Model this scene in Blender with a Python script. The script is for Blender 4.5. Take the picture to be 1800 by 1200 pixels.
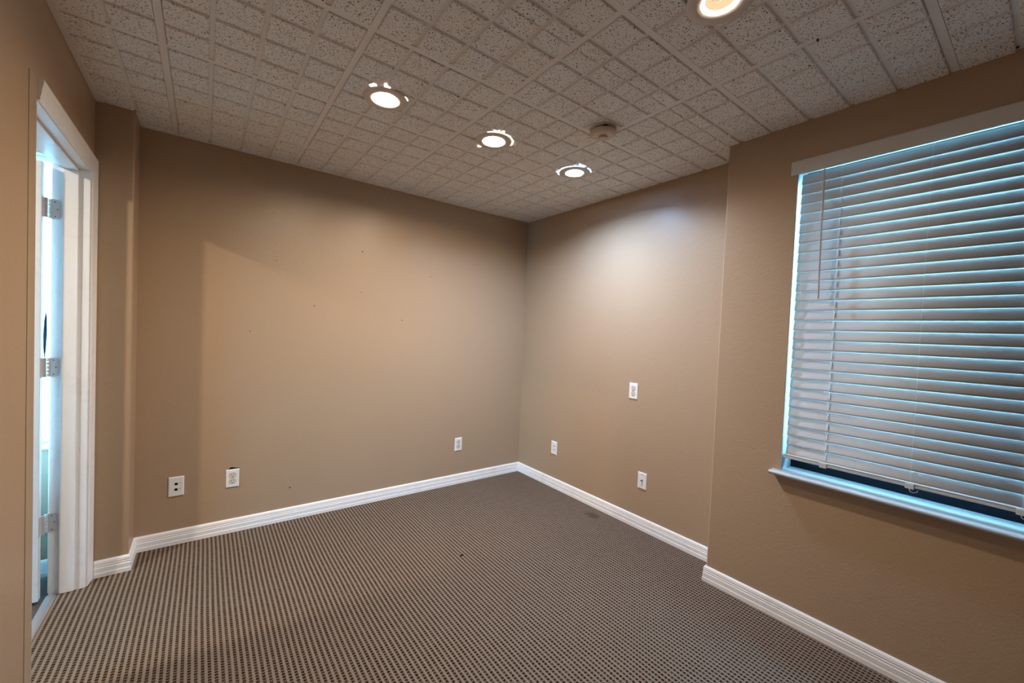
import bpy, bmesh, math, random
from mathutils import Vector, Matrix
random.seed(7)
for o in list(bpy.data.objects):
    bpy.data.objects.remove(o, do_unlink=True)
S = bpy.context.scene
C = S.collection

# ------------------------------------------------------------------ camera
YAW, PITCH, ROLL = 0.6376, -0.0273, 0.0412
fw = Vector((math.sin(YAW)*math.cos(PITCH), math.cos(YAW)*math.cos(PITCH), math.sin(PITCH)))
rt = Vector((math.cos(YAW), -math.sin(YAW), 0)); up = rt.cross(fw)
rx = math.cos(ROLL)*rt + math.sin(ROLL)*up
uy = -math.sin(ROLL)*rt + math.cos(ROLL)*up
cd = bpy.data.cameras.new('camera'); cam = bpy.data.objects.new('camera', cd); C.objects.link(cam)
cd.sensor_fit = 'HORIZONTAL'; cd.sensor_width = 36.0
cd.lens = 716.395/1800*36
cd.shift_x = (900-889.435)/1800; cd.shift_y = (603.473-600)/1800
cd.clip_start = 0.02
m = Matrix.Identity(4)
for i in range(3):
    m[i][0] = rx[i]; m[i][1] = uy[i]; m[i][2] = -fw[i]
m.translation = (-2.4713, -3.0563, 1.3339)
cam.matrix_world = m
S.camera = cam

# ------------------------------------------------------------------ world (daylight outside the windows) and exposure
w = bpy.data.worlds.new('sky'); S.world = w; w.use_nodes = True
bg = w.node_tree.nodes['Background']
bg.inputs['Color'].default_value = (0.24, 0.64, 1.0, 1)
bg.inputs['Strength'].default_value = 18.0
S.view_settings.view_transform = 'Standard'
try: S.view_settings.look = 'None'
except Exception: pass
S.cycles.max_bounces = 7; S.cycles.caustics_reflective = False; S.cycles.caustics_refractive = False
S.view_settings.gamma = 1.0
S.view_settings.use_curve_mapping = False
S.view_settings.exposure = 1.3

# lamp radiances (W / m2 / sr); used by the recessed-light builder
WARM = (1.0, 0.845, 0.66)
COOL = (0.45, 0.72, 1.16)
LAMP = 330.0

# ------------------------------------------------------------------ room numbers (metres, floor z = 0)
H = 2.385
W = 2.9208          # left wall at x = -W
PX, PD = -2.7743, 0.1979    # pier in the far left corner
B, YB = 0.2045, -1.9525     # window wall stands proud of the right wall
YF = -4.30          # wall behind the camera
XO = -3.044         # other face of the left wall
YJ, YN = -0.280, -1.055     # far and near door jamb faces
HEAD = 2.02

# ------------------------------------------------------------------ materials
def mat(name, col, rough=0.6, spec=0.3, emit=None, estr=0, metal=0):
    M = bpy.data.materials.new(name); M.use_nodes = True
    b = M.node_tree.nodes['Principled BSDF']
    b.inputs['Base Color'].default_value = (*col, 1)
    b.inputs['Roughness'].default_value = rough
    b.inputs['Specular IOR Level'].default_value = spec
    b.inputs['Metallic'].default_value = metal
    if emit:
        b.inputs['Emission Color'].default_value = (*emit, 1)
        b.inputs['Emission Strength'].default_value = estr
    return M

class NT:
    """tiny node-building helper"""
    def __init__(s, M): s.t = M.node_tree; s.b = s.t.nodes['Principled BSDF']
    def n(s, typ, **kw):
        x = s.t.nodes.new(typ)
        for k, v in kw.items(): setattr(x, k, v)
        return x
    def link(s, a, b): s.t.links.new(a, b)
    def m(s, op, a, b=None, c=None, clamp=False):
        x = s.n('ShaderNodeMath', operation=op); x.use_clamp = clamp
        for i, v in enumerate((a, b, c)):
            if v is None: continue
            if isinstance(v, (int, float)): x.inputs[i].default_value = v
            else: s.link(v, x.inputs[i])
        return x.outputs[0]
    def step(s, v, a, b):
        x = s.n('ShaderNodeMapRange', interpolation_type='SMOOTHSTEP')
        s.link(v, x.inputs[0]); x.inputs[1].default_value = a; x.inputs[2].default_value = b
        return x.outputs[0]
    def noise(s, vec, scale, detail=2, rough=.5):
        x = s.n('ShaderNodeTexNoise'); x.inputs['Scale'].default_value = scale
        x.inputs['Detail'].default_value = detail; x.inputs['Roughness'].default_value = rough
        s.link(vec, x.inputs['Vector']); return x.outputs['Fac']
    def mix(s, f, a, b):
        x = s.n('ShaderNodeMix', data_type='RGBA')
        if isinstance(f, float): x.inputs[0].default_value = f
        else: s.link(f, x.inputs[0])
        for i, v in ((6, a), (7, b)):
            if isinstance(v, tuple): x.inputs[i].default_value = (*v, 1)
            else: s.link(v, x.inputs[i])
        return x.outputs[2]
    def bump(s, h, strength, dist):
        x = s.n('ShaderNodeBump'); x.inputs['Strength'].default_value = strength
        x.inputs['Distance'].default_value = dist; s.link(h, x.inputs['Height'])
        s.link(x.outputs[0], s.b.inputs['Normal'])
    def pos(s): return s.n('ShaderNodeNewGeometry').outputs['Position']

def wall_mat(name, c1, c2):
    M = mat(name, c1, 0.37, 0.42); N = NT(M); p = N.pos()
    N.link(N.mix(N.noise(p, 1.7, 1), c1, c2), N.b.inputs['Base Color'])
    h = N.m('ADD', N.noise(p, 120, 1), N.m('MULTIPLY', N.noise(p, 28, 1), .7))
    N.bump(h, 0.16, 0.004)
    return M
M_wall = wall_mat('beige_wall_paint', (0.415, 0.292, 0.190), (0.44, 0.31, 0.203))
M_wall2 = wall_mat('adjoining_wall_paint', (0.36, 0.27, 0.19), (0.39, 0.29, 0.2))

def paint_mat(name, c, rough=.38, dirt=.12):
    M = mat(name, c, rough, .4); N = NT(M); p = N.pos()
    d = tuple(x*.78 for x in c)
    f = N.m('MULTIPLY', N.step(N.noise(p, 9, 3, .7), .5, .8), dirt*4, clamp=True)
    N.link(N.mix(f, c, d), N.b.inputs['Base Color'])
    N.bump(N.noise(p, 90, 2), .08, .002)
    return M
M_white = paint_mat('white_trim_paint', (0.90, 0.89, 0.885))
M_trimtan = paint_mat('casing_painted_wall_colour', (0.42, 0.31, 0.205))
M_sill = paint_mat('sill_paint', (0.46, 0.445, 0.43), .3)
M_plate = mat('plate_plastic', (0.86, 0.85, 0.84), .3, .5)
M_sock = mat('socket_plastic', (0.72, 0.66, 0.58), .35, .5)
M_dark = mat('dark_recess', (0.006, 0.006, 0.008), .7, .1)
M_slot = mat('slot_dark', (0.05, 0.03, 0.02), .7, .1)
M_steel = mat('steel', (0.62, 0.62, 0.63), .35, .5, metal=.85)
M_hinge = mat('painted_hinge', (0.66, 0.665, 0.67), .3, .5, metal=.25)
M_dull = mat('dull_metal', (0.25, 0.22, 0.19), .4, .5, metal=.7)
M_bronze = mat('dark_bronze_frame', (0.006, 0.008, 0.013), .6, .1)
M_cord = mat('cord', (0.82, 0.82, 0.82), .7, .2)
M_wand = mat('wand_plastic', (0.62, 0.58, 0.54), .25, .5)
M_detect = mat('detector_plastic', (0.60, 0.52, 0.43), .45, .4)
M_lamptrim = mat('lamp_trim_enamel', (0.62, 0.56, 0.50), .4, .4)
M_reflect = mat('reflector', (0.9, 0.88, 0.84), .25, .5)
M_tbar = mat('grid_bar_enamel', (0.78, 0.765, 0.75), .5, .3)
M_groove = mat('tile_groove', (0.80, 0.785, 0.77), .9, .1)

def slat_mat():
    M = mat('blind_slat_vinyl', (0.50, 0.48, 0.465), .45, .35); N = NT(M); p = N.pos()
    sx = N.n('ShaderNodeSeparateXYZ'); N.link(p, sx.inputs[0])
    cb = N.n('ShaderNodeCombineXYZ')
    N.link(N.m('MULTIPLY', sx.outputs[1], 6), cb.inputs[1]); N.link(N.m('MULTIPLY', sx.outputs[2], 500), cb.inputs[2])
    N.bump(N.noise(cb.outputs[0], 1, 3), .12, .0015)
    return M
M_slat = slat_mat()
M_valance = paint_mat('valance_vinyl', (0.66, 0.64, 0.62), .45, .02)

def tile_mat():
    M = mat('fissured_mineral_fibre', (0.55, 0.5, 0.45), .95, .05); N = NT(M); p = N.pos()
    wn = N.n('ShaderNodeTexNoise'); wn.inputs['Scale'].default_value = 60; N.link(p, wn.inputs['Vector'])
    vm = N.n('ShaderNodeVectorMath', operation='MULTIPLY_ADD')
    N.link(wn.outputs['Color'], vm.inputs[0]); vm.inputs[1].default_value = (.012, .012, 0); N.link(p, vm.inputs[2])
    v = vm.outputs[0]
    a = N.noise(v, 180, 2, .6)
    b = N.noise(v, 480, 1, .5)
    holes = N.m('MAXIMUM', N.step(a, .595, .635), N.m('MULTIPLY', N.step(b, .64, .70), .8))
    base = N.mix(N.noise(p, 600, 1), (0.85, 0.84, 0.83), (0.91, 0.90, 0.89))
    base = N.mix(N.step(N.noise(p, 3, 3), .35, .75), base, (0.87, 0.86, 0.85))
    N.link(N.mix(N.m('MULTIPLY', holes, .92), base, (0.09, 0.065, 0.05)), N.b.inputs['Base Color'])
    N.bump(N.m('MULTIPLY_ADD', holes, -1.0, N.m('MULTIPLY', N.noise(p, 300, 2), .25)), .6, .003)
    return M
M_tile = tile_mat()

def carpet_mat():
    M = mat('woven_carpet', (0.25, 0.19, 0.14), .95, .05); N = NT(M); p = N.pos()
    sx = N.n('ShaderNodeSeparateXYZ'); N.link(p, sx.inputs[0])
    jit = N.m('MULTIPLY_ADD', N.noise(p, 2.0, 0), .010, -.005)
    X = N.m('ADD', sx.outputs[0], jit)
    jit2 = N.m('MULTIPLY_ADD', N.noise(p, 130, 0), .0035, -.00175)
    Y = N.m('ADD', sx.outputs[1], jit2)
    u = N.m('DIVIDE', N.m('ADD', X, 10), .02075); v = N.m('DIVIDE', N.m('ADD', Y, 10), .0149)
    du = N.m('ABSOLUTE', N.m('SUBTRACT', N.m('FRACT', u), .5))
    dv = N.m('ABSOLUTE', N.m('SUBTRACT', N.m('FRACT', v), .5))
    cb = N.n('ShaderNodeCombineXYZ'); N.link(N.m('FLOOR', u), cb.inputs[0]); N.link(N.m('FLOOR', v), cb.inputs[1])
    wn = N.n('ShaderNodeTexWhiteNoise', noise_dimensions='2D'); N.link(cb.outputs[0], wn.inputs['Vector'])
    a = N.m('SUBTRACT', 1.0, N.step(du, .20, .32)); b = N.m('SUBTRACT', 1.0, N.step(dv, .26, .40))
    dot = N.m('MULTIPLY', N.m('MULTIPLY', a, b), N.m('MULTIPLY_ADD', wn.outputs['Value'], .16, .88))
    chan = N.m('MULTIPLY', a, .3)                      # sunk channel the dark loops sit in
    dark = N.m('MAXIMUM', dot, chan)
    fib = N.noise(p, 420, 2, .7)
    tan = N.mix(fib, (0.165, 0.122, 0.092), (0.275, 0.215, 0.168))
    wear = N.step(N.noise(p, 1.1, 4, .6), .38, .72)
    tan = N.mix(N.m('MULTIPLY', wear, .35), tan, (0.20, 0.145, 0.105))
    col = N.mix(dark, tan, (0.026, 0.011, 0.004))
    # an old dark scuff near the right-hand wall
    dx = N.m('MULTIPLY', N.m('ADD', sx.outputs[0], .129), 1.6); dy = N.m('ADD', sx.outputs[1], 1.054)
    r = N.m('SQRT', N.m('ADD', N.m('MULTIPLY', dx, dx), N.m('MULTIPLY', dy, dy)))
    r = N.m('ADD', r, N.m('MULTIPLY_ADD', N.noise(p, 18, 3), .12, -.06))
    st = N.m('MULTIPLY', N.m('SUBTRACT', 1.0, N.step(r, .02, .09)), .55)
    col = N.mix(st, col, (0.05, 0.022, 0.012))
    N.link(col, N.b.inputs['Base Color'])
    hgt = N.m('MULTIPLY_ADD', dark, -1.0, N.m('MULTIPLY', fib, .35))
    N.bump(hgt, .7, .004)
    return M
M_carpet = carpet_mat()
M_hallfloor = paint_mat('adjoining_floor', (0.085, 0.06, 0.045), .5)
M_hallceil = mat('adjoining_ceiling', (0.6, .57, .54), .9, .1)
M_ground = mat('outdoor_paving', (0.25, 0.27, 0.27), .9, .1)
M_door = paint_mat('door_paint', (0.76, 0.76, 0.76), .35)

def glass_mat():
    M = bpy.data.materials.new('window_glass'); M.use_nodes = True; t = M.node_tree; t.nodes.clear()
    o = t.nodes.new('ShaderNodeOutputMaterial'); mx = t.nodes.new('ShaderNodeMixShader')
    tr = t.nodes.new('ShaderNodeBsdfTransparent'); gl = t.nodes.new('ShaderNodeBsdfGlossy')
    tr.inputs[0].default_value = (.93, .97, .98, 1); gl.inputs['Roughness'].default_value = .02
    mx.inputs[0].default_value = .06
    t.links.new(tr.outputs[0], mx.inputs[1]); t.links.new(gl.outputs[0], mx.inputs[2]); t.links.new(mx.outputs[0], o.inputs[0])
    return M
M_glass = glass_mat()

def emit_mat(name, col, s):
    M = bpy.data.materials.new(name); M.use_nodes = True; t = M.node_tree; t.nodes.clear()
    o = t.nodes.new('ShaderNodeOutputMaterial'); e = t.nodes.new('ShaderNodeEmission')
    e.inputs[0].default_value = (*col, 1); e.inputs[1].default_value = s
    t.links.new(e.outputs[0], o.inputs[0]); return M

# ------------------------------------------------------------------ geometry helpers
class MB:
    def __init__(s): s.v = []; s.f = []; s.mi = []
    def face(s, idx, mi=0): s.f.append(tuple(idx)); s.mi.append(mi)
    def box(s, x0, x1, y0, y1, z0, z1, mi=0):
        b = len(s.v)
        for z in (z0, z1):
            for x, y in ((x0, y0), (x1, y0), (x1, y1), (x0, y1)): s.v.append((x, y, z))
        for f in ((3, 2, 1, 0), (4, 5, 6, 7), (0, 1, 5, 4), (1, 2, 6, 5), (2, 3, 7, 6), (3, 0, 4, 7)):
            s.face([b+i for i in f], mi)
        return s
    def lathe(s, prof, n=32, c=(0, 0, 0), closed=False):
        """prof: (r, z) pairs, axis +z"""
        b = len(s.v); k = len(prof)
        for i in range(n):
            a = 2*math.pi*i/n
            for r, z in prof: s.v.append((c[0]+r*math.cos(a), c[1]+r*math.sin(a), c[2]+z))
        for i in range(n):
            j = (i+1) % n
            for q in range(k if closed else k-1):
                q2 = (q+1) % k
                s.face((b+i*k+q, b+j*k+q, b+j*k+q2, b+i*k+q2))
        return s
    def disc(s, r, z, n=32, c=(0, 0), down=True):
        b = len(s.v)
        for i in range(n):
            a = 2*math.pi*i/n; s.v.append((c[0]+r*math.cos(a), c[1]+r*math.sin(a), z))
        s.face([b+i for i in (range(n-1, -1, -1) if down else range(n))])
        return s
    def tube(s, pts, r, n=8):
        b = len(s.v); pts = [Vector(p) for p in pts]
        for i, p in enumerate(pts):
            d = (pts[min(i+1, len(pts)-1)]-pts[max(i-1, 0)]).normalized()
            a = d.orthogonal().normalized() if i == 0 else (pa - d*pa.dot(d)).normalized()
            pa = a; c = d.cross(a)
            for j in range(n):
                t = 2*math.pi*j/n; s.v.append(tuple(p + r*(math.cos(t)*a+math.sin(t)*c)))
        for i in range(len(pts)-1):
            for j in range(n):
                k = (j+1) % n
                s.face((b+i*n+j, b+i*n+k, b+(i+1)*n+k, b+(i+1)*n+j))
        s.face([b+j for j in range(n-1, -1, -1)]); s.face([b+(len(pts)-1)*n+j for j in range(n)])
        return s
    def prism(s, poly, a, b, fn):
        """poly of 2D points swept from a to b; fn(u, v, t) -> xyz"""
        k = len(poly); i0 = len(s.v)
        for t in (a, b):
            for u, v in poly: s.v.append(fn(u, v, t))
        for i in range(k):
            j = (i+1) % k; s.face((i0+i, i0+j, i0+k+j, i0+k+i))
        s.face([i0+i for i in range(k-1, -1, -1)]); s.face([i0+k+i for i in range(k)])
        return s
    def mesh(s, name, mats):
        me = bpy.data.meshes.new(name); me.from_pydata(s.v, [], s.f)
        for M in (mats if isinstance(mats, (list, tuple)) else [mats]): me.materials.append(M)
        me.polygons.foreach_set('material_index', s.mi)
        bm = bmesh.new(); bm.from_mesh(me); bmesh.ops.recalc_face_normals(bm, faces=bm.faces); bm.to_mesh(me); bm.free()
        return me
    def build(s, name, mats, parent=None, smooth=False, bevel=0, loc=None):
        me = s.mesh(name, mats)
        if bevel:
            bm = bmesh.new(); bm.from_mesh(me)
            bmesh.ops.bevel(bm, geom=list(bm.edges), offset=bevel, segments=2, affect='EDGES', profile=.6)
            bm.to_mesh(me); bm.free()
        if smooth:
            for p in me.polygons: p.use_smooth = True
        return link(name, me, parent, loc)

def link(name, me, parent=None, loc=None):
    o = bpy.data.objects.new(name, me); C.objects.link(o)
    if loc: o.location = loc
    if parent: o.parent = parent
    return o
def tag(o, label=None, cat=None, group=None, kind=None):
    for k, v in (('label', label), ('category', cat), ('group', group), ('kind', kind)):
        if v: o[k] = v
    return o
def empty(name, loc=(0, 0, 0), rot=(0, 0, 0)):
    o = bpy.data.objects.new(name, None); C.objects.link(o); o.location = loc; o.rotation_euler = rot
    o.empty_display_size = .05
    return o
def struct(o, label=None): return tag(o, label, kind='structure')
def smooth_by_angle(o, deg=35):
    me = o.data
    for p in me.polygons: p.use_smooth = True
    bm = bmesh.new(); bm.from_mesh(me)
    for e in bm.edges:
        if len(e.link_faces) == 2 and e.calc_face_angle(0) > math.radians(deg): e.smooth = False
    bm.to_mesh(me); bm.free()

# ------------------------------------------------------------------ floors, walls
struct(MB().box(-W, 0, YF, 0, -.05, 0).build('floor', M_carpet), 'brown woven carpet with rows of dark loops')
fl2 = struct(MB().box(-6.3, -W, -3.8, -.05, -.05, -.004).build('floor_adjoining', M_hallfloor), 'dark floor of the room beyond the doorway')

wb = struct(MB().box(-W, .12, 0, .12, 0, H+.03).build('wall_back', M_wall), 'long beige painted wall with low outlets')
struct(MB().box(0, .12, YB, 0, 0, H+.03).build('wall_right', M_wall), 'beige painted recessed wall right of the corner')

def rounded_box_edge(mb, name, M, edge_xy, r):
    o = mb.build(name, M); bm = bmesh.new(); bm.from_mesh(o.data)
    es = [e for e in bm.edges if all(abs(v.co.x-edge_xy[0]) < 1e-4 and abs(v.co.y-edge_xy[1]) < 1e-4 for v in e.verts) and e.calc_length() > .5]
    bmesh.ops.bevel(bm, geom=es, offset=r, segments=4, affect='EDGES', profile=.5)
    bm.to_mesh(o.data); bm.free(); return o
struct(rounded_box_edge(MB().box(-W, PX, -PD, 0, 0, H+.03), 'wall_pier', M_wall, (PX, -PD), .007), 'shallow beige pier between doorway and long wall')

# window wall: opening y -3.18..-2.282, z .70..2.16
WY0, WY1, WZ0, WZ1 = -3.180, -2.282, .702, 2.200
mb = MB()
mb.box(-B, 0, WY1, YB, 0, H+.03); mb.box(-B, 0, YF, WY0, 0, H+.03)
mb.box(-B, 0, WY0, WY1, 0, WZ0); mb.box(-B, 0, WY0, WY1, WZ1, H+.03)
o = rounded_box_edge(mb, 'wall_window', M_wall, (-B, YB), .008)
struct(o, 'beige painted wall around the window')
# left wall with doorway
mb = MB()
mb.box(XO, -W, YJ+.018, .12, 0, H+.03); mb.box(XO, -W, YF, YN-.018, 0, H+.03)
mb.box(XO, -W, YN-.018, YJ+.018, HEAD+.018, H+.03)
struct(mb.build('wall_left', M_wall), 'beige painted wall with the doorway')
struct(MB().box(-W, 0, YF-.12, YF, 0, H+.03).build('wall_front', M_wall), 'beige painted wall opposite the long wall')
struct(MB().box(XO-3.3, .2, YF-.2, .2, H+.2, H+.25).build('roof_deck', M_dull), 'slab above the suspended ceiling')

# little marks in the long wall
def part(name, mb, M, parent, **k): return mb.build(name, M, parent, **k)
for x, z, r in ((-2.102, 1.741, .0035), (-1.549, 1.881, .005), (-1.548, 1.582, .004), (-1.865, 1.462, .004), (-1.23, 1.394, .004), (-1.001, 1.76, .0035), (-2.238, 1.273, .0035), (-1.986, .219, .005)):
    mb = MB(); n = 6
    pts = [(r*(.7+.5*random.random())*math.cos(2*math.pi*i/n)*1.3, r*(.5+.6*random.random())*math.sin(2*math.pi*i/n)) for i in range(n)]
    mb.prism(pts, -.0015, .004, lambda u, v, t, x=x, z=z: (x+u, t, z+v))
    mb.build('nail_hole', M_slot, wb)
mb = MB()
mb.prism([(-.023, 0), (-.015, .009), (-.008, .0125), (.004, .0095), (.018, .005), (.034, .003), (.034, -.01), (-.023, -.01)], -.0012, .004, lambda u, v, t: (-2.313+u, t, .402+v))
mb.build('torn_hole', M_dark, wb)

# adjoining room
o = MB()
o.box(-6.3, -3.95, -.05, .10, 0, 2.6); o.box(-3.085, XO, -.05, .10, 0, 2.6)
o.box(-3.95, -3.085, -.05, .10, 0, .672); o.box(-3.95, -3.085, -.05, .10, 2.12, 2.6)
struct(o.build('wall_adjoining_back', M_wall2), 'wall of the room seen through the door gap')
o = MB()
o.box(-6.4, -6.3, -3.8, -2.25, 0, 2.6); o.box(-6.4, -6.3, -1.2, .10, 0, 2.6); o.box(-6.4, -6.3, -2.25, -1.2, 0, .75); o.box(-6.4, -6.3, -2.25, -1.2, 2.15, 2.6)
struct(o.build('wall_adjoining_far', M_wall2), 'far wall of the room beyond the doorway')
struct(MB().box(-6.4, XO, -3.9, -3.8, 0, 2.6).build('wall_adjoining_front', M_wall2), 'side wall of the room beyond the doorway')
struct(MB().box(-6.4, XO, -3.9, .1, 2.41, 2.45).build('ceiling_adjoining', M_hallceil), 'ceiling of the room beyond the doorway')
struct(MB().box(-60, 60, -60, 60, -.4, -.3).build('ground', M_ground), 'paved ground outside the building')

# ------------------------------------------------------------------ suspended ceiling
P = 0.6096; GX = -1.3997; GY = -1.5611
RECTS = ((-W, -B, YF, YB), (-W, 0, YB, -PD), (PX, 0, -PD, 0))
ceil = empty('ceiling', (0, 0, 0)); struct(ceil, 'suspended ceiling of scored fissured tiles in a white grid')
def clip(x0, x1, y0, y1):
    for a, b, c, d in RECTS:
        X0, X1, Y0, Y1 = max(x0, a), min(x1, b), max(y0, c), min(y1, d)
        if X1-X0 > .004 and Y1-Y0 > .004: yield X0, X1, Y0, Y1
def frustum(mb, x0, x1, y0, y1):
    e = .0035; b = len(mb.v)
    for z, q in ((H+.012, 0), (H+.0035, 0.0006), (H, e)):
        for x, y in ((x0+q, y0+q), (x1-q, y0+q), (x1-q, y1-q), (x0+q, y1-q)): mb.v.append((x, y, z))
    for l in (0, 4):
        for i in range(4):
            j = (i+1) % 4; mb.face((b+l+i, b+l+4+i, b+l+4+j, b+l+j), 1 if l == 0 else 0)
    mb.face((b+8, b+11, b+10, b+9), 0); mb.face((b, b+1, b+2, b+3), 1)
LIGHTS = {'a': (-1.818, -1.163), 'b': (-1.206, -1.158), 'c': (-0.560, -1.146), 'd': (-1.205, -2.388)}
def tile_mesh(i, j):
    x0, y0 = GX+i*P, GY+j*P; mb = MB(); n = 0
    for X in clip(x0+.004, x0+P-.004, y0+.004, y0+P-.004):
        mb.box(X[0], X[1], X[2], X[3], H+.0085, H+.02, 1)
    q = P/4
    for a in range(4):
        for b in range(4):
            bx0 = x0+a*q+(.0135 if a == 0 else .0075); bx1 = x0+(a+1)*q-(.0135 if a == 3 else .0075)
            by0 = y0+b*q+(.0135 if b == 0 else .0075); by1 = y0+(b+1)*q-(.0135 if b == 3 else .0075)
            for X in clip(bx0, bx1, by0, by1): frustum(mb, *X); n += 1
    return mb if n else None
cut = bpy.data.meshes.new('cut')
for i in range(-3, 3):
    for j in range(-5, 3):
        mb = tile_mesh(i, j)
        if not mb: continue
        o = mb.build('ceiling_tile', [M_tile, M_groove], ceil)
        for (lx, ly) in LIGHTS.values():
            hit = [v for v in (GX+i*P-.09, GX+(i+1)*P+.09)]
            if hit[0] < lx < hit[1] and GY+j*P-.09 < ly < GY+(j+1)*P+.09:
                c = MB().lathe([(.001, H-.05), (.078, H-.05), (.078, H+.06), (.001, H+.06)], 32, (lx, ly, 0), closed=True).build('cutter', M_groove)
                md = o.modifiers.new('hole', 'BOOLEAN'); md.object = c; md.operation = 'DIFFERENCE'; md.solver = 'EXACT'; md.use_self = True
                bpy.context.view_layer.update()
                dg = bpy.context.evaluated_depsgraph_get()
                nm = bpy.data.meshes.new_from_object(o.evaluated_get(dg))
                o.modifiers.clear(); o.data = nm
                bpy.data.objects.remove(c, do_unlink=True)
# grid bars: full runners along y, short cross bars along x
def bar(x0, x1, y0, y1):
    for X in clip(x0, x1, y0, y1):
        hit = None
        mb = MB().box(X[0], X[1], X[2], X[3], H+.0045, H+.0075)
        mb.build('grid_bar', M_tbar, ceil)
def keep_clear(x, y):      # a cross bar or runner stops at a lamp housing
    return False
for i in range(-3, 4):
    bar(GX+i*P-.012, GX+i*P+.012, YF, 0)
for j in range(-5, 4):
    for i in range(-4, 4):
        bar(GX+i*P+.012, GX+(i+1)*P-.012, GY+j*P-.012, GY+j*P+.012)
# chipped corners of a few tiles
for x, y, r in ((-.786, -2.516, .007), (-.212, -1.918, .006), (-.238, -2.927, .008)):
    n = 7
    pts = [(r*(.6+.6*random.random())*math.cos(2*math.pi*i/n), .6*r*(.6+.6*random.random())*math.sin(2*math.pi*i/n)) for i in range(n)]
    mb = MB().prism(pts, -.0008, .003, lambda u, v, t: (x+u, y+v, H+t))
    mb.build('tile_chip', M_slot, ceil)
# wall angle along the left wall and the pier
def angle(name, x0, x1, y0, y1, wall):
    mb = MB().box(x0, x1, y0, y1, H-.0015, H+.003)
    if wall == 'x': mb.box(x0, x0+.0015, y0, y1, H+.003, H+.02)
    else: mb.box(x0, x1, y1-.0015, y1, H+.003, H+.02)
    struct(mb.build(name, M_tbar), 'thin metal ceiling edge strip')
angle('trim_1', -W+.001, -W+.023, YF+.01, -PD-.002, 'x')
angle('trim_2', PX+.001, PX+.021, -PD, -.022, 'x')
angle('trim_3', PX+.001, -.35, -.016, -.0005, 'y')

# ------------------------------------------------------------------ baseboards
BP = [(0, 0), (.0135, 0), (.0135, .020), (.0118, .024), (.0118, .046), (.0098, .050), (.0098, .055), (.0112, .0575), (.0092, .060), (.0092, .0635), (.0105, .066), (.0085, .078), (.004, .0845), (0, .085)]
def base(name, p0, p1, nrm, m0=0, m1=0, label=None):
    """profile swept along the wall from p0 to p1; m0/m1: mitre slopes at the ends"""
    p0, p1, nrm = Vector((*p0, 0)), Vector((*p1, 0)), Vector((*nrm, 0)); d = (p1-p0).normalized()
    mb = MB(); k = len(BP)
    for P_, mm in ((p0, m0), (p1, m1)):
        for u, v in BP: mb.v.append(tuple(P_ + nrm*u + d*(mm*u) + Vector((0, 0, v))))
    for i in range(k):
        j = (i+1) % k; mb.face((i, j, k+j, k+i))
    mb.face(range(k-1, -1, -1)); mb.face([k+i for i in range(k)])
    return struct(mb.build(name, M_white), label)
base('baseboard_back', (PX+.0005, -.0005), (-.0005, -.0005), (0, -1), 1, -1, 'white moulded baseboard along the long wall')
base('baseboard_right', (-.0005, 0), (-.0005, YB+.0005), (-1, 0), 1, 0, 'white moulded baseboard of the recessed right wall')
base('baseboard_window', (-B-.0005, YB), (-B-.0005, YF+.001), (-1, 0), -1, 0, 'white moulded baseboard below the window')
base('baseboard_window_return', (-.0145, YB+.0005), (-B, YB+.0005), (0, 1), 0, 1, 'short white baseboard on the wall step')
base('baseboard_pier', (-W+.018, -PD-.0005), (PX, -PD-.0005), (0, -1), 0, 1, 'short white baseboard on the pier front')
base('baseboard_pier_return', (PX+.0005, -PD), (PX+.0005, -.0005), (1, 0), -1, -1, 'short white baseboard on the pier side')
base('baseboard_left', (-W+.0005, YF+.001), (-W+.0005, YN-.09), (1, 0), 0, 0, 'white moulded baseboard on the wall beside the doorway')
base('baseboard_adjoining', (XO-.001, -.0505), (-6.2, -.0505), (0, -1), 0, 0, 'baseboard in the room beyond the doorway')

# ------------------------------------------------------------------ doorway with the open door
door = empty('door_1', (XO, YJ, 0)); struct(door, 'white open door in its white frame on the left')
def dpart(name, mb, M, parent=door, **k):
    o = mb.build(name, M, None, **k)
    bpy.context.view_layer.update()
    return reparent(o, parent)
def reparent(o, parent):
    off = Vector((0, 0, 0)); q = parent
    while q: off += q.location; q = q.parent
    o.parent = parent; o.location = o.location - off
    return o
X_ST0, X_ST1 = -3.008, -2.958
dpart('jamb', MB().box(XO, -W, YJ, YJ+.017, 0, HEAD+.017), M_white)
dpart('jamb', MB().box(XO, -W, YN-.017, YN, 0, HEAD+.017), M_white)
dpart('head_jamb', MB().box(XO, -W, YN, YJ, HEAD, HEAD+.017), M_white)
dpart('door_stop', MB().box(X_ST0, X_ST1, YJ-.011, YJ-.0005, .002, HEAD-.0115), M_white, bevel=.0015)
dpart('door_stop', MB().box(X_ST0, X_ST1, YN+.0005, YN+.011, .002, HEAD-.0115), M_white, bevel=.0015)
dpart('door_stop', MB().box(X_ST0, X_ST1, YN+.0005, YJ-.0005, HEAD-.011, HEAD-.0005), M_white, bevel=.0015)
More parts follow.
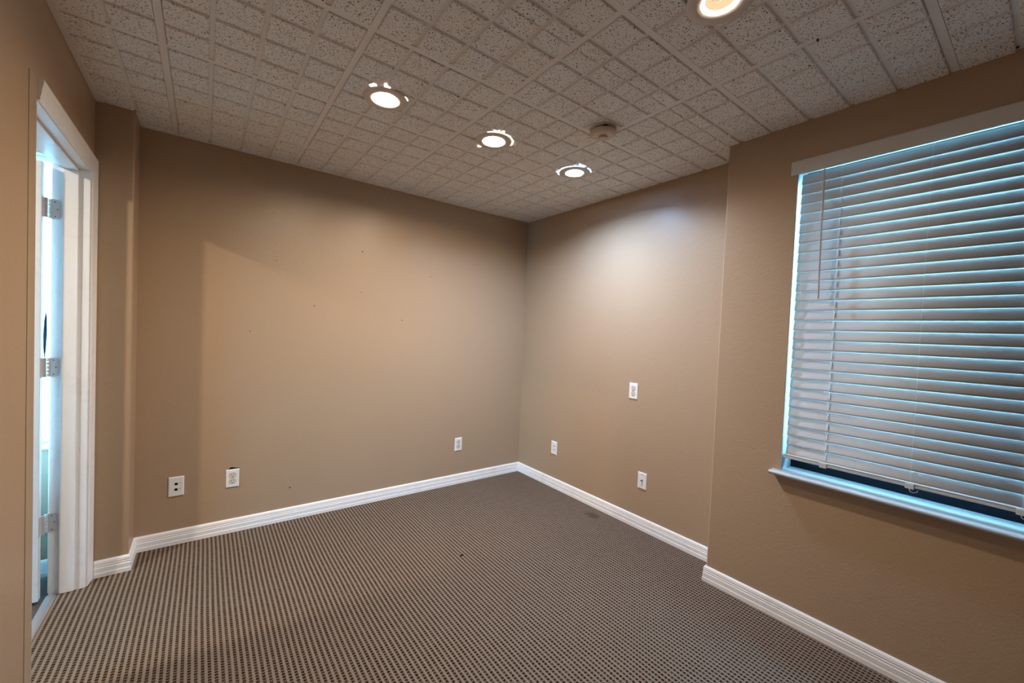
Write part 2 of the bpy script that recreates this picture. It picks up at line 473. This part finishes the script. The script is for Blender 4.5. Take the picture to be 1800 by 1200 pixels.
# casing profile: across the width from inner edge (0) to outer edge (w)
def casing(width):
    return [(0, 0), (0, .007), (.004, .009), (.012, .0085), (.018, .0105), (width*.55, .0125), (width-.014, .0165), (width-.004, .0165), (width, .013), (width, 0)]
CW = .072
mb = MB().prism(casing(CW), 0, 1, lambda u, v, t: (-W+v, YJ+.004+u, .001 if t == 0 else HEAD+.004+u))
dpart('casing', mb, M_white)
mb = MB().prism(casing(CW), 0, 1, lambda u, v, t: (-W+v, YN-.003 if t == 0 else YJ+.0045+u, HEAD+.0045+u))
dpart('casing', mb, M_white)
mb = MB().prism(casing(.072), .001, HEAD+.068, lambda u, v, t: (-W+v*.12, YN-.004-u, t))
o = dpart('casing', mb, M_trimtan); o['label'] = 'door casing painted the beige of the wall'
for sgn, y in ((1, YJ+.004), (-1, YN-.004)):      # casing on the other side
    mb = MB().prism(casing(.06), .001, HEAD+.06, lambda u, v, t: (XO-v, y+sgn*(.02+u), t))
    dpart('casing', mb, M_white)
# door leaf swung 90 degrees into the adjoining room
DX1 = -3.0645; DX0 = DX1-.76; DY0, DY1 = -.336, -.301
leaf = dpart('door_leaf', MB().box(DX0, DX1, DY0, DY1, .012, 2.012), M_door, bevel=.002)
leaf['label'] = 'white door leaf swung back into the next room'
for z0, z1 in ((.22, .86), (1.02, 1.88)):
    for x0, x1 in ((DX0+.11, DX0+.35), (DX0+.41, DX1-.11)):
        mb = MB(); a = .018
        for q in ((x0, x1, z0, z0+a), (x0, x1, z1-a, z1), (x0, x0+a, z0+a, z1-a), (x1-a, x1, z0+a, z1-a)):
            mb.box(q[0], q[1], DY0-.006, DY0+.001, q[2], q[3])
        reparent(mb.build('panel_moulding', M_door), leaf)
for zc in (1.815, 1.085, .352):
    hg = empty('hinge', (-3.0525, YJ-.004, zc)); hg.parent = door; hg.location = Vector((-3.0525, YJ-.004, zc))-door.location
    hg['label'] = 'painted butt hinge with rounded corners'
    base_ = Vector((-3.0525, YJ-.004, zc))
    def hp(name, mb, M):
        o = mb.build(name, M); o.location = -base_; o.parent = hg; return o
    r = .012; x0, x1, z0, z1 = -3.050, -3.0165, zc-.0445, zc+.0445
    poly = [(x0, z0)]
    for cx, cz, a0 in ((x1-r, z0+r, -90), (x1-r, z1-r, 0)):
        poly += [(cx+r*math.cos(math.radians(a0+18*i)), cz+r*math.sin(math.radians(a0+18*i))) for i in range(6)]
    poly.append((x0, z1))
    hp('hinge_leaf', MB().prism(poly, YJ-.0025, YJ-.0003, lambda u, v, t: (u, t, v)), M_hinge)
    hp('hinge_leaf', MB().box(DX1, DX1+.0022, DY0+.004, DY1, z0, z1).box(DX1, -3.053, DY1-.003, DY1+.0, z0, z1), M_hinge)
    n = 5; hh = .089/n
    for i in range(n):
        a = z0+i*hh
        mb = MB().lathe([(.0005, a+.0008), (.0052, a+.0008), (.006, a+.002), (.006, a+hh-.002), (.0052, a+hh-.0008), (.0005, a+hh-.0008)], 14, (-3.0525, YJ-.006, 0))
        o = hp('knuckle', mb, M_hinge)
        for p_ in o.data.polygons: p_.use_smooth = True
    for sx_, sz in ((-3.034, zc+.033), (-3.026, zc), (-3.034, zc-.033)):
        mb = MB(); k = 10
        mb.prism([(.0032*math.cos(2*math.pi*i/k), .0032*math.sin(2*math.pi*i/k)) for i in range(k)], YJ-.0031, YJ-.002, lambda u, v, t: (sx_+u, t, sz+v))
        hp('screw', mb, M_dull)
# carpet bar in the doorway
mb = MB().prism([(-.019, 0), (-.015, .004), (-.006, .0065), (.006, .0065), (.015, .004), (.019, 0)], YN+.001, YJ-.001, lambda u, v, t: (-3.033+u, t, v))
struct(mb.build('trim_4', M_steel), 'pale metal carpet bar across the doorway')
# carpet runs under the doorway up to the bar
struct(MB().box(-3.03, -W, YN, YJ, -.004, 0).build('floor_doorway', M_carpet), 'carpet in the doorway')

# ------------------------------------------------------------------ windows
win = empty('window_1', (-B, (WY0+WY1)/2, WZ0)); struct(win, 'window behind closed white blinds')
def wpart(name, mb, M, parent=win, **k): return reparent(mb.build(name, M, None, **k), parent)
fx0, fx1 = -.085, -.03
wpart('frame', MB().box(fx0, fx1, WY0+.001, WY1-.001, WZ0+.001, WZ0+.15).box(fx0, fx1, WY0+.001, WY1-.001, WZ1-.04, WZ1-.001).box(fx0, fx1, WY1-.036, WY1-.001, WZ0+.15, WZ1-.04).box(fx0, fx1, WY0+.001, WY0+.036, WZ0+.15, WZ1-.04), M_bronze)
wpart('pane', MB().box(-.062, -.056, WY0+.03, WY1-.03, WZ0+.145, WZ1-.035), M_glass)
# stool / sill with rounded nose and horns
nose = [(-.086, 0), (-.246, 0)]
prof = [(-.252, .002), (-.2555, .006), (-.2565, .0095), (-.2555, .013), (-.252, .017), (-.248, .018)]
poly = [(-.2045, 0), (-.248, 0)]+prof+[(-.2045, .018)]
mb = MB().prism(poly, WY1+.032, WY0-.032, lambda u, v, t: (u, t, WZ0+v))
mb.box(-.2045, fx0-.0005, WY0+.0005, WY1-.0005, WZ0+.0005, WZ0+.018)
wpart('sill', mb, M_sill)
# plaster return lining of the opening
wpart('reveal_lining', MB().box(-B+.0005, fx0, WY1-.0035, WY1-.0005, WZ0+.019, WZ1-.0005).box(-B+.0005, fx0, WY0+.0005, WY0+.0035, WZ0+.019, WZ1-.0005), M_sill)

w2 = empty('window_2', (-3.5, -.05, .672)); struct(w2, 'bright window glimpsed through the door gap')
def frame_win(parent, ax, lo, hi, z0, z1, d0, d1, M):
    def bx(a0, a1, b0, b1, q0, q1):
        return MB().box(a0, a1, q0, q1, b0, b1) if ax == 'x' else MB().box(q0, q1, a0, a1, b0, b1)
    for a0, a1, b0, b1 in ((lo, hi, z0, z0+.045), (lo, hi, z1-.045, z1), (lo, lo+.03, z0+.045, z1-.045), (hi-.012, hi, z0+.045, z1-.045), (lo, hi, (z0+z1)/2-.02, (z0+z1)/2+.02)):
        reparent(bx(a0, a1, b0, b1, d0, d1).build('frame', M), parent)
    dm = (d0+d1)/2
    reparent(bx(lo+.02, hi-.01, z0+.03, z1-.03, dm-.003, dm+.003).build('pane', M_glass), parent)
frame_win(w2, 'x', -3.949, -3.086, .673, 2.119, .02, .06, M_white)
reparent(MB().box(-3.97, -3.06, -.075, .02, .655, .6715).build('sill', M_white), w2)
w3 = empty('window_3_unseen', (-6.35, -1.8, .75)); struct(w3, 'unseen window added in the far wall of the room beyond the doorway')  # unseen window, put in to bring bluish daylight onto the door jamb
frame_win(w3, 'y', -2.249, -1.201, .751, 2.149, -6.37, -6.33, M_white)
# a dark strap hanging against that window
mb = MB()
pts = [(0, 0), (.004, .05), (.007, .12), (.008, .17), (.007, .21), (.004, .25), (.0035, .25), (-.003, .2), (-.0055, .13), (-.005, .06)]
mb.prism(pts, -.046, -.044, lambda u, v, t: (-3.113+u, t, 1.10+v))
o = mb.build('strap', M_bronze); tag(o, 'dark narrow strap hanging against the window beyond the door gap', 'strap')

# ------------------------------------------------------------------ venetian blind
bl = empty('venetian_blind', (-B, (WY0+WY1)/2, WZ1))
tag(bl, 'closed white venetian blind with wide slats hanging in the window', 'blind')
def bpart(name, mb, M, parent=bl, **k): return reparent(mb.build(name, M, None, **k), parent)
SY1, SY0 = -2.2965, -3.166
XI = -.188                      # room-side edge of the slats
TH = math.radians(77.5); SW = .0508
# valance in front of the head of the opening
mb = MB().prism([(0, 0), (.012, 0), (.012, .058), (.009, .064), (0, .065)], WY1+.022, WY0-.022, lambda u, v, t: (-B-.004-u, t, 2.140+v))
bpart('valance', mb, M_valance)
for y in (WY1+.016, WY0-.022):
    bpart('valance_return', MB().box(-B-.004, -B-.0005, y, y+.006, 2.1405, 2.204), M_valance)
bpart('head_rail', MB().box(-.196, -.145, SY0, SY1, 2.158, 2.196), M_slat)
# one slat, crowned
def slat_mesh():
    mb = MB(); n = 6; th = .0022
    for t in (SY1, SY0):
        for side in (1, -1):
            for i in range(n+1) if side == 1 else range(n, -1, -1):
                s_ = i/n; cr = .0011*(1-(2*s_-1)**2) + side*th/2*(1 if 0 < i < n else .55)
                a = s_*SW
                mb.v.append((a*math.cos(TH)-cr*math.sin(TH), t, a*math.sin(TH)+cr*math.cos(TH)))
    k = 2*(n+1)
    for i in range(k):
        j = (i+1) % k; mb.face((i, j, k+j, k+i))
    mb.face(range(k-1, -1, -1)); mb.face([k+i for i in range(k)])
    me = mb.mesh('slat', M_slat)
    for p_ in me.polygons: p_.use_smooth = len(p_.vertices) == 4
    return me
sm = slat_mesh(); PT = .04615
for k in range(0, 29):
    o = link('slat', sm, bl); o.location = Vector((XI, 0, 2.0935-k*PT)) - bl.location
    o.rotation_euler = (0, random.uniform(-.012, .012), 0)
# bottom rail: grooved bar
mb = MB().prism([(0, 0), (.003, -.002), (.016, -.004), (.046, -.002), (.05, 0), (.05, .014), (.046, .018), (.003, .018), (0, .016), (0, .0125), (.0015, .0115), (.0015, .0065), (0, .0055)], SY1+.002, SY0-.002, lambda u, v, t: (XI-.010+u, t, .784+v))
bpart('bottom_rail', mb, M_slat)
for i, y in enumerate((-2.449, -2.733, -3.012)):
    # ladder: front and back string with rungs
    mb = MB()
    zt, zb = 2.158, .80
    mb.tube([(XI-.003, y, zt), (XI-.003, y, zb)], .0004, 5)
    mb.tube([(XI+.026, y, zt), (XI+.026, y, zb)], .0007, 5)
    bpart('ladder_cord', mb, M_cord)
    if i != 1:      # the lift cord shows as short bright dashes between the slats
        for k in range(0, 28):
            z = 2.0935-k*PT
            mb = MB().tube([(XI+.0042, y-.004, z-.004), (XI-.0018, y-.0045, z-.032)], .0018, 6)
            bpart('lift_cord', mb, M_cord)
    # clip and cord loop under the rail
    bpart('rail_clip', MB().box(XI-.014, XI-.009, y-.012, y+.014, .777, .797), M_wand, bevel=.001)
    if i:
        pts = [(XI-.004+.003*math.sin(t*2), y-.012*math.cos(t)-.01, .774-.011*math.sin(t)) for t in [j*math.pi/10 for j in range(0, 16)]]
        bpart('cord_loop', MB().tube(pts, .0011, 6), M_cord)
mb = MB().tube([(XI-.026, -2.3905, 2.135), (XI-.030, -2.3925, 1.85), (XI-.032, -2.397, 1.545)], .0042, 8)
wd = bpart('tilt_wand', mb, M_wand)
bpart('wand_hook', MB().tube([(XI-.006, -2.3905, 2.150), (XI-.018, -2.3905, 2.150), (XI-.026, -2.3905, 2.142), (XI-.026, -2.3905, 2.130)], .0018, 6), M_steel)

# ------------------------------------------------------------------ outlets and wall plates
def plate(mb, w_, h_):
    a, b = w_/2, h_/2; e = .005; i0 = len(mb.v)
    for y, q in ((0, 0), (-.003, 0), (-.0055, e)):
        for x, z in ((-a+q, -b+q), (a-q, -b+q), (a-q, b-q), (-a+q, b-q)): mb.v.append((x, y, z))
    for l in (0, 4):
        for i in range(4):
            j = (i+1) % 4; mb.face((i0+l+i, i0+l+j, i0+l+4+j, i0+l+4+i))
    mb.face((i0+8, i0+9, i0+10, i0+11)); mb.face((i0, i0+3, i0+2, i0+1))
    return mb
def ring(cx, cz, rx_, rz_, y0, y1, n=20, flat=None):
    pts = []
    for i in range(n):
        t = 2*math.pi*i/n; x, z = rx_*math.cos(t), rz_*math.sin(t)
        if flat: z = max(-flat, min(flat, z))
        pts.append((cx+x, cz+z))
    return MB().prism(pts, y0, y1, lambda u, v, t: (u, t, v))
def duplex(loc, rz, label):
    r = empty('wall_outlet', loc, (0, 0, rz)); tag(r, label, 'outlet', 'wall plates around the room')
    plate(MB(), .070, .1145).build('cover_plate', M_plate, r)
    for s in (-1, 1):
        zc = s*.0195
        ring(0, zc, .0188, .0188, -.0059, -.002, 24, .0157).build('socket_gap', M_slot, r)
        so = ring(0, zc, .0172, .0172, -.0072, -.002, 24, .0142).build('socket', M_sock, r)
        for dx, hh in ((-.0063, .0042), (.0063, .0035)):
            MB().box(dx-.0018, dx+.0018, -.0078, -.0068, zc+.004-hh+.001, zc+.004+hh).build('slot', M_slot, so)
        ring(0, zc-.0078, .0032, .0032, -.0078, -.0068, 12).build('slot', M_slot, so)
    ring(0, 0, .003, .003, -.0068, -.004, 12).build('screw', M_steel, r)
    return r
def datap(loc, rz, label, s=1.0, dark=True):
    r = empty('data_plate', loc, (0, 0, rz)); tag(r, label, 'wall plate', 'wall plates around the room')
    plate(MB(), .073*s, .1165*s).build('cover_plate', M_plate, r)
    for zc in (.0165, -.0165):
        w_ = .0072 if dark else .0062
        pt = MB().box(-w_-.0012, w_+.0012, -.0063, -.004, zc-.0088, zc+.0088).build('port', M_plate, r)
        MB().box(-w_, w_, -.0068, -.006, zc-(.0072 if dark else .002), zc+(.0066 if dark else .0035)).build('jack_opening', M_dark if dark else M_slot, pt)
        MB().box(.0135, .0215, -.0058, -.005, zc+.001, zc+.0035).build('port_mark', M_dull, r)
    for zc in (.043, -.043): ring(0, zc, .0028, .0028, -.0064, -.004, 12).build('screw', M_plate, r)
    return r
datap((-2.590, -.0003, .344), 0, 'white data plate with two black jacks nearest the doorway')
duplex((-2.313, -.0003, .3435), 0, 'white duplex outlet with a torn hole above it')
duplex((-.680, -.0003, .345), 0, 'white duplex outlet on the long wall near the far corner')
RZ = -math.pi/2
datap((-.0003, -.491, .345), RZ, 'narrow white data plate just right of the far corner', .98, False)
duplex((-.0003, -1.275, .953), RZ, 'white duplex outlet mounted at desk height on the right wall')
r = empty('coax_plate', (-.0003, -1.383, .34), (0, 0, RZ)); tag(r, 'white coax plate below the high outlet on the right wall', 'wall plate', 'wall plates around the room')
plate(MB(), .070, .1145).build('cover_plate', M_plate, r)
cx_ = ring(0, .004, .0058, .0058, -.009, -.004, 6).build('connector_nut', M_dull, r)
ring(0, .004, .0042, .0042, -.017, -.009, 12).build('connector_thread', M_dull, cx_)
MB().box(-.0012, .0012, -.0062, -.005, -.022, -.003).build('stain', M_sock, r)
for zc in (.043, -.03): ring(0, zc, .003, .003, -.0064, -.004, 12).build('screw', M_dull, r)

# ------------------------------------------------------------------ recessed ceiling lights
def downlight(loc, col, strength, label, leak_glows=(), face='plain', group='recessed ceiling lights', z=H, BZ=.030):
    r = empty('recessed_light', (loc[0], loc[1], z)); tag(r, label, 'ceiling light', group)
    o = MB().lathe([(.055, .004), (.055, -.001), (.057, -.0035), (.068, -.0052), (.080, -.006), (.092, -.005), (.0985, -.0022), (.0995, 0)], 48).build('trim_ring', M_lamptrim, r, smooth=True)
    o = MB().lathe([(.0555, .002), (.0555, .008), (.0545, .020), (.054, .050), (.054, .085), (.001, .085)], 48).build('reflector', M_reflect, r, smooth=True)
    o = MB().lathe([(.0615, .0025), (.063, .010), (.063, .10), (.001, .10)], 32).build('housing', M_dull, r, smooth=True)
    if face == 'plain':
        bulb = MB().lathe([(.046, BZ+.001), (.0475, BZ+.006), (.045, BZ+.014), (.020, BZ+.048), (.001, BZ+.05)], 32).build('bulb', M_reflect, r, smooth=True)
        mb = MB().lathe([(.0463, BZ+.001), (.040, BZ-.0035), (.028, BZ-.0055), (.013, BZ-.0065), (.0005, BZ-.0068)], 24)
        mb.build('bulb_lens', emit_mat('lamp_glow', col, strength), bulb, smooth=True)
    else:
        bulb = MB().lathe([(.054, BZ+.002), (.054, BZ+.016), (.020, BZ+.048), (.001, BZ+.05)], 32).build('bulb', M_reflect, r, smooth=True)
        mb = MB().lathe([(.0445, BZ), (.0535, BZ)], 40)
        mb.build('glow_ring', emit_mat('lamp_ring_glow', col, strength*2.6), bulb, smooth=True)
        mb = MB().disc(.0444, BZ-.0002, 32)
        fc = mb.build('bulb_face', emit_mat('lamp_face_glow', (1.0, .70, .40), .42), bulb)
        mb = MB().box(-.0008, .0008, -.002, .03, BZ-.0012, BZ-.0004)
        o = mb.build('wire', M_lamptrim, bulb); o.rotation_euler = (0, 0, math.radians(38)); o.location = (-.004, .004, 0)
    for a0, a1, r0, r1 in leak_glows:       # self-glowing slivers added beside the trim, standing in for leaking lamp light
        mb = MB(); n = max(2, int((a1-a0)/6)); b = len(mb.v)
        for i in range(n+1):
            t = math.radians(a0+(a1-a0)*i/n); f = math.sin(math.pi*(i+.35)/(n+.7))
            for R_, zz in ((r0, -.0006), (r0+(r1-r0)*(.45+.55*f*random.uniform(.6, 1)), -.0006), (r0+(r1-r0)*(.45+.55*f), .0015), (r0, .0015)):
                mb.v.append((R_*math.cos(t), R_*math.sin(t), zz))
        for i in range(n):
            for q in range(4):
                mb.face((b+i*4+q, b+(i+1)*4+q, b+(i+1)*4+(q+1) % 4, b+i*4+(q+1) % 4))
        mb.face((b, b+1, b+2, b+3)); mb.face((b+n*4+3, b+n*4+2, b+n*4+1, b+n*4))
        mb.build('glow_sliver', emit_mat('sliver_glow', col, 1.6), r)
    return r
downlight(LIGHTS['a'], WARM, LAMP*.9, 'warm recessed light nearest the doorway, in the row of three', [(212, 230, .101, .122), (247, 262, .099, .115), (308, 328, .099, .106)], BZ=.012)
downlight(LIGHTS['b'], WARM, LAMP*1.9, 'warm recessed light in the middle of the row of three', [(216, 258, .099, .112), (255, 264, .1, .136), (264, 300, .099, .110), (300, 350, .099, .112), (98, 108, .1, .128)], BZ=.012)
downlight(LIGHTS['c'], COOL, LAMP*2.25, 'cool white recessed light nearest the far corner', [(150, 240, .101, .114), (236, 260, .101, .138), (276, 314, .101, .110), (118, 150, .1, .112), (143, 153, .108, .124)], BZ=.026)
downlight(LIGHTS['d'], WARM, LAMP*.14, 'warm recessed light cut by the top edge, bulb face visible', (), 'face', BZ=.005)
downlight((-4.0, -1.0), WARM, LAMP*2.4, 'recessed light in the ceiling of the room beyond the doorway', (), group='recessed light beyond the doorway', z=2.405, BZ=-.03)

# ------------------------------------------------------------------ smoke detector
sd = empty('smoke_detector', (-.865, -1.640, H)); tag(sd, 'round beige smoke detector on a ceiling grid crossing', 'smoke detector')
o = MB().lathe([(.001, 0), (.064, 0), (.066, -.004), (.066, -.010), (.060, -.012), (.001, -.012)], 40).build('base', M_detect, sd); smooth_by_angle(o)
o = MB().lathe([(.001, -.012), (.056, -.012), (.056, -.018), (.066, -.019), (.0675, -.023), (.064, -.032), (.052, -.0395), (.026, -.0425), (.001, -.043)], 40).build('cover', M_detect, sd); smooth_by_angle(o, 25)
o = MB().lathe([(.001, -.042), (.022, -.042), (.0225, -.050), (.020, -.0525), (.001, -.053)], 28).build('sensor_cap', M_detect, sd); smooth_by_angle(o, 40)
o = MB().lathe([(.0565, -.0125), (.0575, -.0125), (.0575, -.0175), (.0565, -.0175)], 40, closed=True).build('vent_slot', M_slot, sd)
o = MB().box(-.009, .009, -.0668, -.0560, -.0182, -.0126).build('test_window', M_dark, sd); o.rotation_euler = (0, 0, math.radians(-40))

# ------------------------------------------------------------------ scrap on the carpet
mb = MB()
pts = [(-.014, -.004), (-.004, -.007), (.006, -.003), (.013, .004), (.008, .008), (-.003, .005), (-.010, .006)]
mb.prism(pts, 0.0005, .005, lambda u, v, t: (-1.22+u*(1-30*t), -1.015+v*(1-30*t), t))
tag(mb.build('carpet_scrap', M_dark), 'tiny black scrap lying on the carpet', 'debris')
